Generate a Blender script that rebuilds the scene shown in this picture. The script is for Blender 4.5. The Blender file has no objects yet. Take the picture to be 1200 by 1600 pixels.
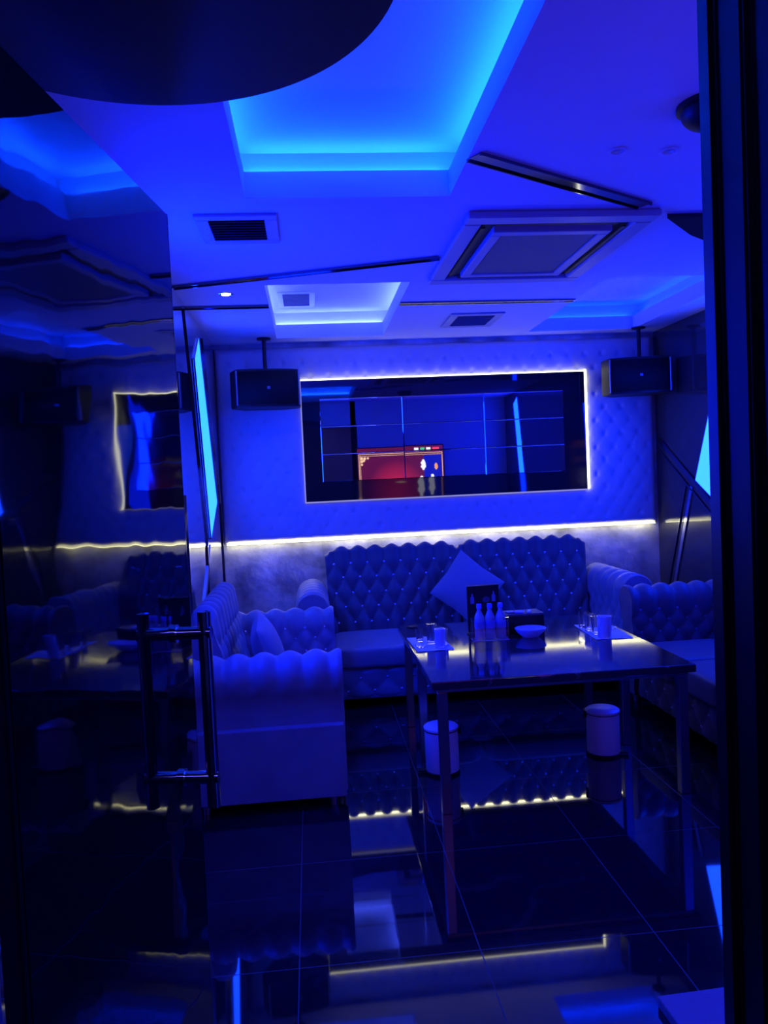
import bpy, bmesh, math, random
import numpy as np
from mathutils import Vector, Matrix

S = bpy.context.scene
COL = S.collection
PI = math.pi
random.seed(4)

# ------------------------------------------------------------------ camera
F_PX = 1229.24
PITCH, YAW, ROLL = 0.04392, 0.09171, -0.04587
cp, sp, cyw, syw = math.cos(PITCH), math.sin(PITCH), math.cos(YAW), math.sin(YAW)
Fv = Vector((syw * cp, cyw * cp, -sp))
R0 = Vector((cyw, -syw, 0))
U0 = R0.cross(Fv)
Rv = math.cos(ROLL) * R0 + math.sin(ROLL) * U0
Uv = -math.sin(ROLL) * R0 + math.cos(ROLL) * U0
cam_d = bpy.data.cameras.new('camera')
cam = bpy.data.objects.new('camera', cam_d)
COL.objects.link(cam)
M = Matrix((Rv, Uv, -Fv)).transposed().to_4x4()
M.translation = Vector((0, 0, 1.65))
cam.matrix_world = M
cam_d.sensor_fit = 'HORIZONTAL'
cam_d.sensor_width = 36
cam_d.lens = F_PX / 1200 * 36
cam_d.clip_start = 0.02
S.camera = cam

# ------------------------------------------------------------------ world, exposure, light levels
W = bpy.data.worlds.new('world'); S.world = W; W.use_nodes = True
W.node_tree.nodes['Background'].inputs[0].default_value = (0.0, 0.0, 0.0, 1)
S.view_settings.view_transform = 'Standard'
S.view_settings.look = 'None'
S.view_settings.gamma = 1
S.view_settings.use_curve_mapping = False
S.view_settings.exposure = 0.0

BLUE = (0.003, 0.034, 1.0)           # glowing wall panels in view
DEEP = (0.0006, 0.010, 1.0)         # added unseen side panels, and the panel seen in the mirror
CYAN = (0.002, 0.042, 1.0)         # cove strips
WARM = (1.0, 0.95, 0.50)           # white strips
P_SHARD = 19.0
P_SHARD_ADDED = 36.0
P_COVE = 200.0
P_PAD = 15.0
P_MIRROR = 4.2

def area_light(name, loc, size, size_y, power, color, target):
    d = bpy.data.lights.new(name, 'AREA'); d.shape = 'RECTANGLE'; d.size = size; d.size_y = size_y
    d.energy = power; d.color = color
    o = bpy.data.objects.new(name, d); COL.objects.link(o); o.location = loc
    o.rotation_euler = (Vector(target) - Vector(loc)).to_track_quat('-Z', 'Y').to_euler()
    return o

# ------------------------------------------------------------------ materials
def mat(name, base=(0.5, 0.5, 0.5), rough=0.5, metal=0.0, ior=1.5, emit=None, es=0.0, trans=0.0,
        bump=0.0, bscale=20.0, bdet=3.0, vary=0.0, vscale=6.0, sheen=0.0, coat=0.0, spec=0.5):
    m = bpy.data.materials.new(name); m.use_nodes = True
    nt = m.node_tree; b = nt.nodes['Principled BSDF']
    b.inputs['Base Color'].default_value = (*base, 1)
    b.inputs['Roughness'].default_value = rough
    b.inputs['Metallic'].default_value = metal
    b.inputs['IOR'].default_value = ior
    b.inputs['Transmission Weight'].default_value = trans
    b.inputs['Sheen Weight'].default_value = sheen
    b.inputs['Coat Weight'].default_value = coat
    if emit:
        b.inputs['Emission Color'].default_value = (*emit, 1)
        b.inputs['Emission Strength'].default_value = es
    b.inputs['Specular IOR Level'].default_value = spec
    tc = nt.nodes.new('ShaderNodeTexCoord')
    if vary:
        n = nt.nodes.new('ShaderNodeTexNoise'); n.inputs['Scale'].default_value = vscale
        n.inputs['Detail'].default_value = 5
        nt.links.new(tc.outputs['Object'], n.inputs['Vector'])
        r = nt.nodes.new('ShaderNodeValToRGB')
        r.color_ramp.elements[0].position = 0.3; r.color_ramp.elements[1].position = 0.75
        lo = tuple(max(0, c * (1 - vary)) for c in base); hi = tuple(min(1, c * (1 + vary)) for c in base)
        r.color_ramp.elements[0].color = (*lo, 1); r.color_ramp.elements[1].color = (*hi, 1)
        nt.links.new(n.outputs['Fac'], r.inputs['Fac'])
        nt.links.new(r.outputs['Color'], b.inputs['Base Color'])
    if bump:
        n2 = nt.nodes.new('ShaderNodeTexNoise'); n2.inputs['Scale'].default_value = bscale
        n2.inputs['Detail'].default_value = bdet
        nt.links.new(tc.outputs['Object'], n2.inputs['Vector'])
        bp = nt.nodes.new('ShaderNodeBump'); bp.inputs['Strength'].default_value = bump
        bp.inputs['Distance'].default_value = 0.02
        nt.links.new(n2.outputs['Fac'], bp.inputs['Height'])
        nt.links.new(bp.outputs['Normal'], b.inputs['Normal'])
    return m

def marble(name, base, vein, rough, scale=1.6, width=0.03, tile=None, ior=1.5):
    """dark or pale stone with thin veins; tile=(sx, sy, ox, oy) adds joints."""
    m = bpy.data.materials.new(name); m.use_nodes = True
    nt = m.node_tree; b = nt.nodes['Principled BSDF']; L = nt.links.new
    b.inputs['Roughness'].default_value = rough; b.inputs['IOR'].default_value = ior
    tc = nt.nodes.new('ShaderNodeTexCoord')
    n = nt.nodes.new('ShaderNodeTexNoise'); n.inputs['Scale'].default_value = scale
    n.inputs['Detail'].default_value = 7; n.inputs['Distortion'].default_value = 0.9
    L(tc.outputs['Object'], n.inputs['Vector'])
    s = nt.nodes.new('ShaderNodeMath'); s.operation = 'SUBTRACT'; s.inputs[1].default_value = 0.5
    a = nt.nodes.new('ShaderNodeMath'); a.operation = 'ABSOLUTE'
    L(n.outputs['Fac'], s.inputs[0]); L(s.outputs[0], a.inputs[0])
    r = nt.nodes.new('ShaderNodeValToRGB')
    r.color_ramp.elements[0].position = 0.0; r.color_ramp.elements[0].color = (*vein, 1)
    r.color_ramp.elements[1].position = width; r.color_ramp.elements[1].color = (*base, 1)
    L(a.outputs[0], r.inputs['Fac'])
    out = r.outputs['Color']
    if tile:
        sx, sy, ox, oy, w, jc = tile
        sep = nt.nodes.new('ShaderNodeSeparateXYZ'); L(tc.outputs['Object'], sep.inputs[0])
        masks = []
        for ax, sz, off in (('X', sx, ox), ('Y', sy, oy)):
            q = nt.nodes.new('ShaderNodeMath'); q.operation = 'ADD'; q.inputs[1].default_value = -off + sz * 40
            L(sep.outputs[ax], q.inputs[0])
            d = nt.nodes.new('ShaderNodeMath'); d.operation = 'MODULO'; d.inputs[1].default_value = sz
            L(q.outputs[0], d.inputs[0])
            c = nt.nodes.new('ShaderNodeMath'); c.operation = 'LESS_THAN'; c.inputs[1].default_value = w
            L(d.outputs[0], c.inputs[0]); masks.append(c)
        mx = nt.nodes.new('ShaderNodeMath'); mx.operation = 'MAXIMUM'
        L(masks[0].outputs[0], mx.inputs[0]); L(masks[1].outputs[0], mx.inputs[1])
        mix = nt.nodes.new('ShaderNodeMix'); mix.data_type = 'RGBA'
        L(mx.outputs[0], mix.inputs[0]); L(out, mix.inputs[6]); mix.inputs[7].default_value = (*jc, 1)
        out = mix.outputs[2]
        rr = nt.nodes.new('ShaderNodeMath'); rr.operation = 'MULTIPLY_ADD'
        rr.inputs[1].default_value = 0.6; rr.inputs[2].default_value = rough
        L(mx.outputs[0], rr.inputs[0]); L(rr.outputs[0], b.inputs['Roughness'])
    L(out, b.inputs['Base Color'])
    return m

M_CEIL = mat('ceiling_paint', (0.62, 0.62, 0.66), 0.7, bump=0.03, bscale=60)
M_PAD = mat('padded_fabric', (0.42, 0.42, 0.48), 0.5, bump=0.06, bscale=220, sheen=0.15)
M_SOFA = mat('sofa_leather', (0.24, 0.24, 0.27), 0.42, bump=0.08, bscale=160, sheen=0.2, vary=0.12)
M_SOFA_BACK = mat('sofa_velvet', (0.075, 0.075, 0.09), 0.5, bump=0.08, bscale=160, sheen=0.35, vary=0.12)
M_PILLOW = mat('pillow_cloth', (0.24, 0.24, 0.28), 0.7, bump=0.12, bscale=70, sheen=0.3)
M_STONE = mat('wall_stone', (0.40, 0.40, 0.40), 0.5, bump=0.5, bscale=14, bdet=8, vary=0.55, vscale=4.5)
M_FLOOR = marble('floor_marble', (0.012, 0.012, 0.016), (0.024, 0.024, 0.03), 0.032, 1.2, 0.010,
                 tile=(0.625, 0.73, -0.12, 2.62, 0.004, (0.04, 0.04, 0.055)), ior=1.75)
M_TABLE = marble('table_marble', (0.030, 0.030, 0.034), (0.12, 0.12, 0.13), 0.07, 1.9, 0.010, ior=1.65)
M_GLOSS = mat('black_gloss', (0.006, 0.006, 0.008), 0.03, ior=1.55)
M_DOOR = mat('door_lacquer', (0.006, 0.006, 0.008), 0.03, ior=1.5, bump=0.09, bscale=3.5, bdet=2.0)
M_JAMB = mat('jamb_lacquer', (0.008, 0.007, 0.010), 0.45, ior=1.5, spec=0.10, bump=0.08, bscale=4.0, bdet=1.0)
M_WALLGLASS = mat('wall_dark_glass', (0.035, 0.035, 0.05), 0.10, ior=1.6)
M_FRONT = mat('front_wall_paint', (0.28, 0.28, 0.32), 0.45)
M_LEFTMIRROR = mat('left_wall_mirror', (0.66, 0.66, 0.72), 0.03, 1.0, bump=0.02, bscale=2.0, bdet=1.0)
M_CHROME = mat('chrome', (0.75, 0.75, 0.78), 0.07, 1.0)
M_DKCHROME = mat('dark_chrome', (0.20, 0.20, 0.23), 0.08, 1.0)
M_STEEL = mat('brushed_steel', (0.32, 0.32, 0.35), 0.32, 1.0)
M_MIRROR = mat('tinted_mirror', (0.62, 0.62, 0.68), 0.015, 1.0)
M_MIRRORBORDER = mat('black_border_glass', (0.012, 0.012, 0.014), 0.03, ior=1.75)
M_BLACK = mat('black_plastic', (0.010, 0.010, 0.012), 0.45, spec=0.3)
M_GRILLE = mat('speaker_grille', (0.008, 0.008, 0.010), 0.5, spec=0.15, bump=0.3, bscale=260)
M_CANOPY = mat('canopy_black', (0.010, 0.008, 0.012), 0.6)
M_WHITE = mat('white_plastic', (0.62, 0.62, 0.66), 0.35)
M_BIN = mat('bin_enamel', (0.82, 0.82, 0.86), 0.3)
M_VENT = mat('vent_metal', (0.34, 0.34, 0.38), 0.4)
M_VENTDARK = mat('vent_inside', (0.02, 0.02, 0.03), 0.6)
M_GLASS = mat('clear_glass', (0.95, 0.95, 1.0), 0.02, trans=1.0, ior=1.45)
M_WATER = mat('clear_plastic', (0.80, 0.84, 1.0), 0.06, trans=0.62, ior=1.35)
M_FROST = mat('frosted_glass', (0.85, 0.88, 1.0), 0.10, trans=0.45, ior=1.45)
M_CAP = mat('blue_cap', (0.25, 0.3, 0.9), 0.35)
M_PAPER = mat('mat_paper', (0.75, 0.75, 0.85), 0.6)
M_BOWL = mat('bowl_ceramic', (0.62, 0.66, 0.92), 0.2)
M_CARD = mat('white_card', (0.85, 0.85, 0.85), 0.5)
M_STUD = mat('crystal_stud', (0.9, 0.9, 0.95), 0.08, 1.0)
M_BUTTON = mat('covered_button', (0.20, 0.20, 0.26), 0.35, coat=0.3)
M_STEP = mat('pale_mat', (0.24, 0.24, 0.28), 0.7, bump=0.2, bscale=120)
M_LEDWARM = mat('led_warm', (0.1, 0.1, 0.1), emit=(1.0, 0.97, 0.62), es=P_MIRROR)
M_LEDDIM = mat('led_warm_dim', (0.1, 0.1, 0.1), emit=(0.55, 0.53, 0.9), es=0.45)
M_LEDPAD = mat('led_wash', (0.1, 0.1, 0.1), emit=WARM, es=P_PAD)
M_LEDCOVE = mat('led_cove', (0.1, 0.1, 0.1), emit=CYAN, es=P_COVE)
M_LEDCOVEFAR = mat('led_cove_pale', (0.1, 0.1, 0.1), emit=(0.055, 0.095, 1.0), es=80)
M_LEDCOVERIGHT = mat('led_cove_deep', (0.1, 0.1, 0.1), emit=(0.001, 0.02, 1.0), es=60)
M_SHARD = mat('shard_diffuser', (0.1, 0.1, 0.1), emit=BLUE, es=P_SHARD)
M_SHARDADDED = mat('shard_diffuser_added', (0.1, 0.1, 0.1), emit=DEEP, es=P_SHARD_ADDED)  # for the unseen panels added to flood the room with blue
M_SHARDREAR = mat('shard_diffuser_rear', (0.1, 0.1, 0.1), emit=DEEP, es=45)
M_SPOT = mat('spot_lens', (0.1, 0.1, 0.1), emit=(1, 0.97, 0.9), es=40)

# ------------------------------------------------------------------ mesh helpers
def obj(name, bm, m, parent=None, smooth=False, loc=None):
    me = bpy.data.meshes.new(name)
    bmesh.ops.recalc_face_normals(bm, faces=bm.faces)
    bm.to_mesh(me); bm.free()
    if m: me.materials.append(m)
    if smooth:
        for f in me.polygons: f.use_smooth = True
        try: me.set_sharp_from_angle(angle=math.radians(42))
        except Exception: pass
    o = bpy.data.objects.new(name, me); COL.objects.link(o)
    if parent: o.parent = parent
    if loc: o.location = loc
    return o

def tag(o, label=None, cat=None, group=None, kind=None):
    if label: o['label'] = label
    if cat: o['category'] = cat
    if group: o['group'] = group
    if kind: o['kind'] = kind
    return o

def thing(name, label, cat, loc=(0, 0, 0), rz=0, group=None):
    o = bpy.data.objects.new(name, None); COL.objects.link(o)
    o.location = loc; o.rotation_euler = (0, 0, rz); o.empty_display_size = 0.1
    return tag(o, label, cat, group)

def add_box(bm, x0, x1, y0, y1, z0, z1, bev=0.0, seg=2):
    g = bmesh.ops.create_cube(bm, size=1)
    vs = g['verts']
    for v in vs:
        v.co = Vector((x0 + (v.co.x + .5) * (x1 - x0), y0 + (v.co.y + .5) * (y1 - y0), z0 + (v.co.z + .5) * (z1 - z0)))
    if bev:
        es = list({e for v in vs for e in v.link_edges})
        bmesh.ops.bevel(bm, geom=es, offset=bev, segments=seg, profile=0.5, affect='EDGES')
    return bm

def box(x0, x1, y0, y1, z0, z1, bev=0.0, seg=2):
    return add_box(bmesh.new(), x0, x1, y0, y1, z0, z1, bev, seg)

def add_tube(bm, a, b, r, n=20, r2=None):
    a, b = Vector(a), Vector(b); d = b - a
    mtx = Matrix.Translation((a + b) / 2) @ d.to_track_quat('Z', 'Y').to_matrix().to_4x4()
    bmesh.ops.create_cone(bm, cap_ends=True, segments=n, radius1=r, radius2=r if r2 is None else r2,
                          depth=d.length, matrix=mtx)
    return bm

def tube(a, b, r, n=20, r2=None):
    return add_tube(bmesh.new(), a, b, r, n, r2)

def lathe(prof, n=28, center=(0, 0)):
    """prof: list of (r, z); closes on the axis where r == 0."""
    bm = bmesh.new(); rings = []
    for r, z in prof:
        if r < 1e-6:
            rings.append([bm.verts.new((center[0], center[1], z))])
        else:
            rings.append([bm.verts.new((center[0] + r * math.cos(2 * PI * k / n), center[1] + r * math.sin(2 * PI * k / n), z)) for k in range(n)])
    for A, B in zip(rings, rings[1:]):
        for k in range(n):
            k2 = (k + 1) % n
            if len(A) == 1 and len(B) == 1: continue
            if len(A) == 1: bm.faces.new((A[0], B[k], B[k2]))
            elif len(B) == 1: bm.faces.new((A[k], A[k2], B[0]))
            else: bm.faces.new((A[k], A[k2], B[k2], B[k]))
    return bm

def add_prism(bm, pts, axis, c0, c1):
    """polygon pts in the plane normal to axis, extruded from c0 to c1."""
    def P(p, c):
        return {'x': (c, p[0], p[1]), 'y': (p[0], c, p[1]), 'z': (p[0], p[1], c)}[axis]
    A = [bm.verts.new(P(p, c0)) for p in pts]; B = [bm.verts.new(P(p, c1)) for p in pts]
    bm.faces.new(A); bm.faces.new(B[::-1])
    for k in range(len(pts)):
        k2 = (k + 1) % len(pts)
        bm.faces.new((A[k], A[k2], B[k2], B[k]))
    return bm

def prism(pts, axis, c0, c1):
    return add_prism(bmesh.new(), pts, axis, c0, c1)

def strip_poly(a, b, w):
    """rectangle round the segment a-b in 2D."""
    a, b = Vector(a), Vector(b); d = (b - a).normalized(); n = Vector((-d.y, d.x)) * w / 2
    return [tuple(a + n), tuple(b + n), tuple(b - n), tuple(a - n)]

def superbox(sx, sy, sz, e=0.22, nu=48, nv=24):
    """soft upholstered block (superellipsoid), half sizes sx sy sz, centred."""
    bm = bmesh.new(); rows = []
    sg = lambda c, e: math.copysign(abs(c) ** e, c)
    for i in range(nv + 1):
        ph = -PI / 2 + PI * i / nv
        cphi, sphi = sg(math.cos(ph), e), sg(math.sin(ph), e * 1.6)
        if i in (0, nv):
            rows.append([bm.verts.new((0, 0, sz * sphi))]); continue
        rows.append([bm.verts.new((sx * cphi * sg(math.cos(2 * PI * k / nu), e), sy * cphi * sg(math.sin(2 * PI * k / nu), e), sz * sphi)) for k in range(nu)])
    for A, B in zip(rows, rows[1:]):
        for k in range(nu):
            k2 = (k + 1) % nu
            if len(A) == 1: bm.faces.new((A[0], B[k], B[k2]))
            elif len(B) == 1: bm.faces.new((A[k], A[k2], B[0]))
            else: bm.faces.new((A[k], A[k2], B[k2], B[k]))
    bmesh.ops.remove_doubles(bm, verts=bm.verts, dist=1e-5)
    return bm

def resample(pts, step):
    P = [np.array(p, float) for p in pts]; out = [P[0]]; s = [0.0]; acc = 0
    for a, b in zip(P, P[1:]):
        L = np.linalg.norm(b - a); n = max(1, int(round(L / step)))
        for k in range(1, n + 1):
            out.append(a + (b - a) * k / n); s.append(acc + L * k / n)
        acc += L
    return np.array(out), np.array(s)

def arc(cx, cz, r, a0, a1, n=14):
    return [(cx + r * math.cos(math.radians(a0 + (a1 - a0) * k / n)), cz + r * math.sin(math.radians(a0 + (a1 - a0) * k / n))) for k in range(n + 1)]

def tuft_height(u, s, a, rs, s0, K, shift=0.0):
    """0 at buttons, 1 on the pillows; u along the width, s along the profile."""
    sp_ = s - s0
    uu = u / a + shift
    if sp_ < 0: p = q = uu
    elif sp_ > K * rs: p = q = uu + K / 2
    else: p, q = uu + sp_ / (2 * rs), uu - sp_ / (2 * rs)
    return abs(math.sin(PI * p) * math.sin(PI * q)) ** 0.55

def tuft(profile, length, ncol, rs, s0, K, amp, fade, mapf, step=0.014, shift=0.5, flare=None):
    """Upholstered shell: 2D profile (p, z) swept over u in [0, length], pressed in at a diamond grid of buttons.
    fade = (s_a, s_b): the tufting dies out between these profile lengths. mapf(u, p, z) -> xyz.
    Returns the mesh and the button points with normals."""
    P, s = resample(profile, step)
    T = np.gradient(P, axis=0); T /= np.linalg.norm(T, axis=1)[:, None] + 1e-9
    N = np.stack([-T[:, 1], T[:, 0]], 1)
    nu = max(4, int(round(length / step)))
    a = length / ncol
    bm = bmesh.new(); G = []
    for i in range(nu + 1):
        u = length * i / nu
        edge = min(1.0, min(u, length - u) / 0.02)
        row = []
        for j in range(len(P)):
            w = 1.0 if s[j] < fade[0] else max(0.0, 1 - (s[j] - fade[0]) / (fade[1] - fade[0]))
            h = tuft_height(u, s[j], a, rs, s0, K, shift)
            d = amp * (w * (h - 1) ) * (0.35 + 0.65 * edge) - 0.012 * (1 - edge) ** 2
            q = P[j] + N[j] * d
            row.append(bm.verts.new(mapf(u if flare is None else flare(u, q[1]), q[0], q[1])))
        G.append(row)
    for i in range(nu):
        for j in range(len(P) - 1):
            f = bm.faces.new((G[i][j], G[i + 1][j], G[i + 1][j + 1], G[i][j + 1])); f.smooth = True
    for row in (G[0], G[-1]):
        vs = [bm.verts.new(v.co) for v in row]
        try: bm.faces.new(vs)
        except ValueError: pass
    pts = []
    for k in range(K + 1):
        sk = s0 + k * rs
        j = int(np.argmin(abs(s - sk)))
        off = (-(shift + k / 2)) % 1.0
        u = off * a
        while u < length + 1e-6:
            if 0.03 < u < length - 0.03:
                q = P[j] - N[j] * (amp * 0.92)
                uu = u if flare is None else flare(u, q[1])
                c = Vector(mapf(uu, q[0], q[1])); c2 = Vector(mapf(uu, q[0] + N[j][0], q[1] + N[j][1]))
                pts.append((c, (c2 - c).normalized()))
            u += a
    return bm, pts

def button_mesh(name, r, m):
    bm = bmesh.new(); bmesh.ops.create_uvsphere(bm, u_segments=10, v_segments=6, radius=r)
    for v in bm.verts: v.co.z *= 0.55
    me = bpy.data.meshes.new(name); bm.to_mesh(me); bm.free(); me.materials.append(m)
    for f in me.polygons: f.use_smooth = True
    return me

STUD = button_mesh('stud', 0.011, M_STUD)
STUD_SMALL = button_mesh('button', 0.012, M_BUTTON)

def add_buttons(pts, parent, me, name='button'):
    for c, n in pts:
        o = bpy.data.objects.new(name, me); COL.objects.link(o); o.parent = parent
        o.location = c; o.rotation_euler = n.to_track_quat('Z', 'Y').to_euler()

# ------------------------------------------------------------------ the room
XL, XR, YF, YB, ZC = -0.72, 2.96, 1.20, 6.50, 2.777

def struct(name, bm, m, parent=None, smooth=False):
    o = obj(name, bm, m, parent, smooth)
    if parent is None: o['kind'] = 'structure'
    return o

struct('floor', box(-2.0, 3.4, -2.2, 6.7, -0.1, 0.0), M_FLOOR)

# ceiling of the room: one sheet with three recesses
COFFERS = [(-0.20, 0.62, 1.45, 3.20), (-0.205, 0.635, 4.59, 6.27), (1.82, 2.70, 4.59, 6.30)]
bm = bmesh.new()
xs = sorted({XL - 0.1, XR + 0.1, *[c for q in COFFERS for c in q[:2]]}); ys = sorted({YF - 0.15, YB + 0.1, *[c for q in COFFERS for c in q[2:]]})
for i in range(len(xs) - 1):
    for j in range(len(ys) - 1):
        mx, my = (xs[i] + xs[i + 1]) / 2, (ys[j] + ys[j + 1]) / 2
        if any(c[0] < mx < c[1] and c[2] < my < c[3] for c in COFFERS): continue
        bm.faces.new([bm.verts.new((x, y, ZC)) for x, y in ((xs[i], ys[j]), (xs[i], ys[j + 1]), (xs[i + 1], ys[j + 1]), (xs[i + 1], ys[j]))])
bmesh.ops.remove_doubles(bm, verts=bm.verts, dist=1e-5)
ceil = struct('ceiling', bm, M_CEIL)
for (x0, x1, y0, y1), lm in zip(COFFERS, (M_LEDCOVE, M_LEDCOVEFAR, M_LEDCOVERIGHT)):
    bm = bmesh.new()
    e, lip, top = 0.10, 0.105, 0.215
    loops = [(x0, x1, y0, y1, 0), (x0, x1, y0, y1, lip), (x0 - e, x1 + e, y0 - e, y1 + e, lip), (x0 - e, x1 + e, y0 - e, y1 + e, top)]
    R = [[bm.verts.new((x, y, ZC + z)) for x, y in ((a, c), (b, c), (b, d), (a, d))] for a, b, c, d, z in loops]
    for A, B in zip(R, R[1:]):
        for k in range(4): bm.faces.new((A[k], A[(k + 1) % 4], B[(k + 1) % 4], B[k]))
    bm.faces.new(R[-1])
    cf = obj('ceiling_recess', bm, M_CEIL, ceil)
    z0 = ZC + lip + 0.004
    for a, b, c, d in ((x0 - e + .005, x0 - e + .02, y0, y1), (x1 + e - .02, x1 + e - .005, y0, y1),
                       (x0, x1, y0 - e + .005, y0 - e + .02), (x0, x1, y1 + e - .02, y1 + e - .005)):
        obj('light_strip', box(a, b, c, d, z0, z0 + 0.008), lm, cf)

struct('wall_back', box(XL - 0.1, XR + 0.1, YB, YB + 0.1, 0, 3.0), M_STONE)
struct('wall_left', box(XL - 0.1, XL, YF - .15, YB, 0, 3.0), M_LEFTMIRROR)
struct('wall_right', box(XR, XR + 0.1, YF - .15, YB, 0, 3.0), M_WALLGLASS)
bm = box(0.72, XR + 0.1, YF - .15, YF, 0, 3.0)
add_box(bm, XL - 0.1, -0.50, YF - .15, YF, 0, 3.0)
add_box(bm, -0.50, 0.72, YF - .15, YF, 2.42, 3.0)
struct('wall_front', bm, M_FRONT)
bm = box(-2.0, 3.4, -2.2, -2.1, 0, 3.0)
struct('wall_corridor_back', bm, M_FRONT)
struct('wall_corridor_left', box(-2.0, -1.9, -2.1, YF - .15, 0, 3.0), M_FRONT)
struct('wall_corridor_right', box(3.3, 3.4, -2.1, YF - .15, 0, 3.0), M_FRONT)
struct('ceiling_corridor', box(-2.0, 3.4, -2.2, YF - .15, 2.98, 3.08), M_FRONT)

# right-hand door frame: stepped glossy black post
bm = bmesh.new()
add_prism(bm, [(0.635, 1.20), (0.635, 1.165), (0.642, 1.160), (0.642, 1.095), (0.655, 1.085), (0.655, 1.02), (0.64, 1.01), (0.64, 0.93),
               (0.66, 0.90), (1.10, 0.90), (1.10, 1.049), (0.719, 1.049), (0.719, 1.20)], 'z', 0.0, 2.97)
es = [e for e in bm.edges if abs((e.verts[0].co - e.verts[1].co).z) > 1]
bmesh.ops.bevel(bm, geom=es, offset=0.004, segments=2, affect='EDGES')
jamb = struct('trim_1', bm, M_JAMB)
obj('edge_strip', box(0.6325, 0.6346, 1.168, 1.199, 0.0, 2.96, 0.0006, 1), mat('jamb_edge', (0.01, 0.01, 0.012), 0.35, spec=0.15), jamb)

# glossy door leaf standing open on the left
DN = Vector((math.cos(.145), -math.sin(.145), 0)); DT = Vector((math.sin(.145), math.cos(.145), 0)); DOFF = -0.64
door = thing('door_1', None, None)
tag(door, kind='structure')
P0 = DN * DOFF
# along-door coordinate t: world Y = P0.y + t * cos(.145)
t_of = lambda Y: (Y - P0.y) / DT.y
bm = bmesh.new()
A = P0 + DT * t_of(1.23); B = P0 + DT * t_of(2.125)
quad = [A, B, B - DN * 0.045, A - DN * 0.045]
add_prism(bm, [(q.x, q.y) for q in quad], 'z', 0.012, 2.362)
bmesh.ops.bevel(bm, geom=bm.edges[:], offset=0.0025, segments=2, affect='EDGES')
leaf = obj('door_leaf', bm, M_DOOR, door)
# narrow chrome edging on the free edge
bm = bmesh.new(); B1 = B + DT * 0.0008
quad = [B1, B1 + DT * 0.004, B1 + DT * 0.004 - DN * 0.045, B1 - DN * 0.045]
obj('edge_strip', add_prism(bm, [(q.x, q.y) for q in quad], 'z', 0.012, 2.362), M_DKCHROME, door)
hc = P0 + DT * t_of(1.989)
hb = hc + DN * 0.078
handle = obj('pull_handle', tube((hb.x, hb.y, 0.845), (hb.x, hb.y, 1.338), 0.0165, 28), M_CHROME, door, True)
for z in (1.285, 0.92):
    a = hc + DN * 0.0; b = hc + DN * 0.094
    obj('standoff', tube((a.x, a.y, z), (b.x, b.y, z), 0.0165, 28), M_CHROME, handle, True)
    b2 = hc + DN * 0.009
    obj('ring', tube((a.x, a.y, z), (b2.x, b2.y, z), 0.0225, 28), M_CHROME, handle, True)

# unseen corridor lamp, added to light sofa arm and bins through the doorway
cl = thing('added_ceiling_light', 'added unseen round lamp on the corridor ceiling, lighting in through the doorway', 'ceiling light', (0.15, -0.75, 2.98))
obj('housing', lathe([(0, -0.001), (0.24, -0.001), (0.24, -0.05), (0.215, -0.06), (0.20, -0.05), (0, -0.05)], 36), M_WHITE, cl, True)
obj('diffuser', lathe([(0, -0.051), (0.198, -0.051), (0.19, -0.07), (0.12, -0.082), (0, -0.086)], 36), mat('added_corridor_lamp', (0.1, 0.1, 0.1), emit=(0.10, 0.08, 1.0), es=40), cl, True)

# chrome strips let into ceiling and walls
TRIM = [1]
def trim(bm, m=M_DKCHROME):
    TRIM[0] += 1
    return struct('trim_%d' % TRIM[0], bm, m)

def ceil_strip(a, b, w=0.055, w2=None):
    bm = bmesh.new()
    d = (Vector(b) - Vector(a)).normalized(); n = Vector((-d.y, d.x))
    add_prism(bm, strip_poly(a, b, w - 0.012), 'z', ZC - 0.006, ZC - 0.0005)
    for s in (-1, 1):
        o = n * s * (w / 2 - 0.003)
        add_prism(bm, strip_poly(tuple(Vector(a) + o), tuple(Vector(b) + o), 0.007), 'z', ZC - 0.013, ZC - 0.0005)
    return trim(bm, M_DKCHROME)

ceil_strip((0.635, 2.80), (1.50, 3.335), 0.075)
ceil_strip((-0.72, 4.575), (0.72, 4.08))
ceil_strip((-0.72, 5.10), (-0.208, 5.11))
ceil_strip((0.638, 5.13), (1.815, 5.16))
trim(prism([(1.66, 3.46), (2.955, 3.40), (2.955, 4.55), (1.90, 3.72)], 'z', ZC - 0.02, ZC - 0.0005), M_GLOSS)
def wall_strip(side, a, b, w=0.045, m=M_DKCHROME):
    x = XL if side == 'L' else XR; s = 1 if side == 'L' else -1
    bm = add_prism(bmesh.new(), strip_poly(a, b, w), 'x', x, x + s * 0.010)
    return trim(bm, m)
wall_strip('L', (6.36, 0.05), (6.36, 1.50), 0.03)
wall_strip('L', (6.36, 1.50), (5.75, 2.70), 0.02, M_CHROME)
wall_strip('L', (5.58, 1.22), (4.95, 0.75), 0.05, M_CHROME)
wall_strip('L', (5.30, 0.05), (5.42, 1.24), 0.03)
wall_strip('L', (4.62, 0.05), (4.62, 1.60), 0.05, M_CHROME)
wall_strip('L', (4.95, 2.74), (5.45, 1.24), 0.02, M_CHROME)
wall_strip('R', (6.44, 1.87), (5.45, 1.27), 0.04)
wall_strip('R', (6.44, 1.78), (5.40, 1.15), 0.012)
wall_strip('R', (6.24, 0.60), (5.88, 1.47), 0.04, M_CHROME)
wall_strip('R', (6.34, 0.60), (5.98, 1.47), 0.012)

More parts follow.
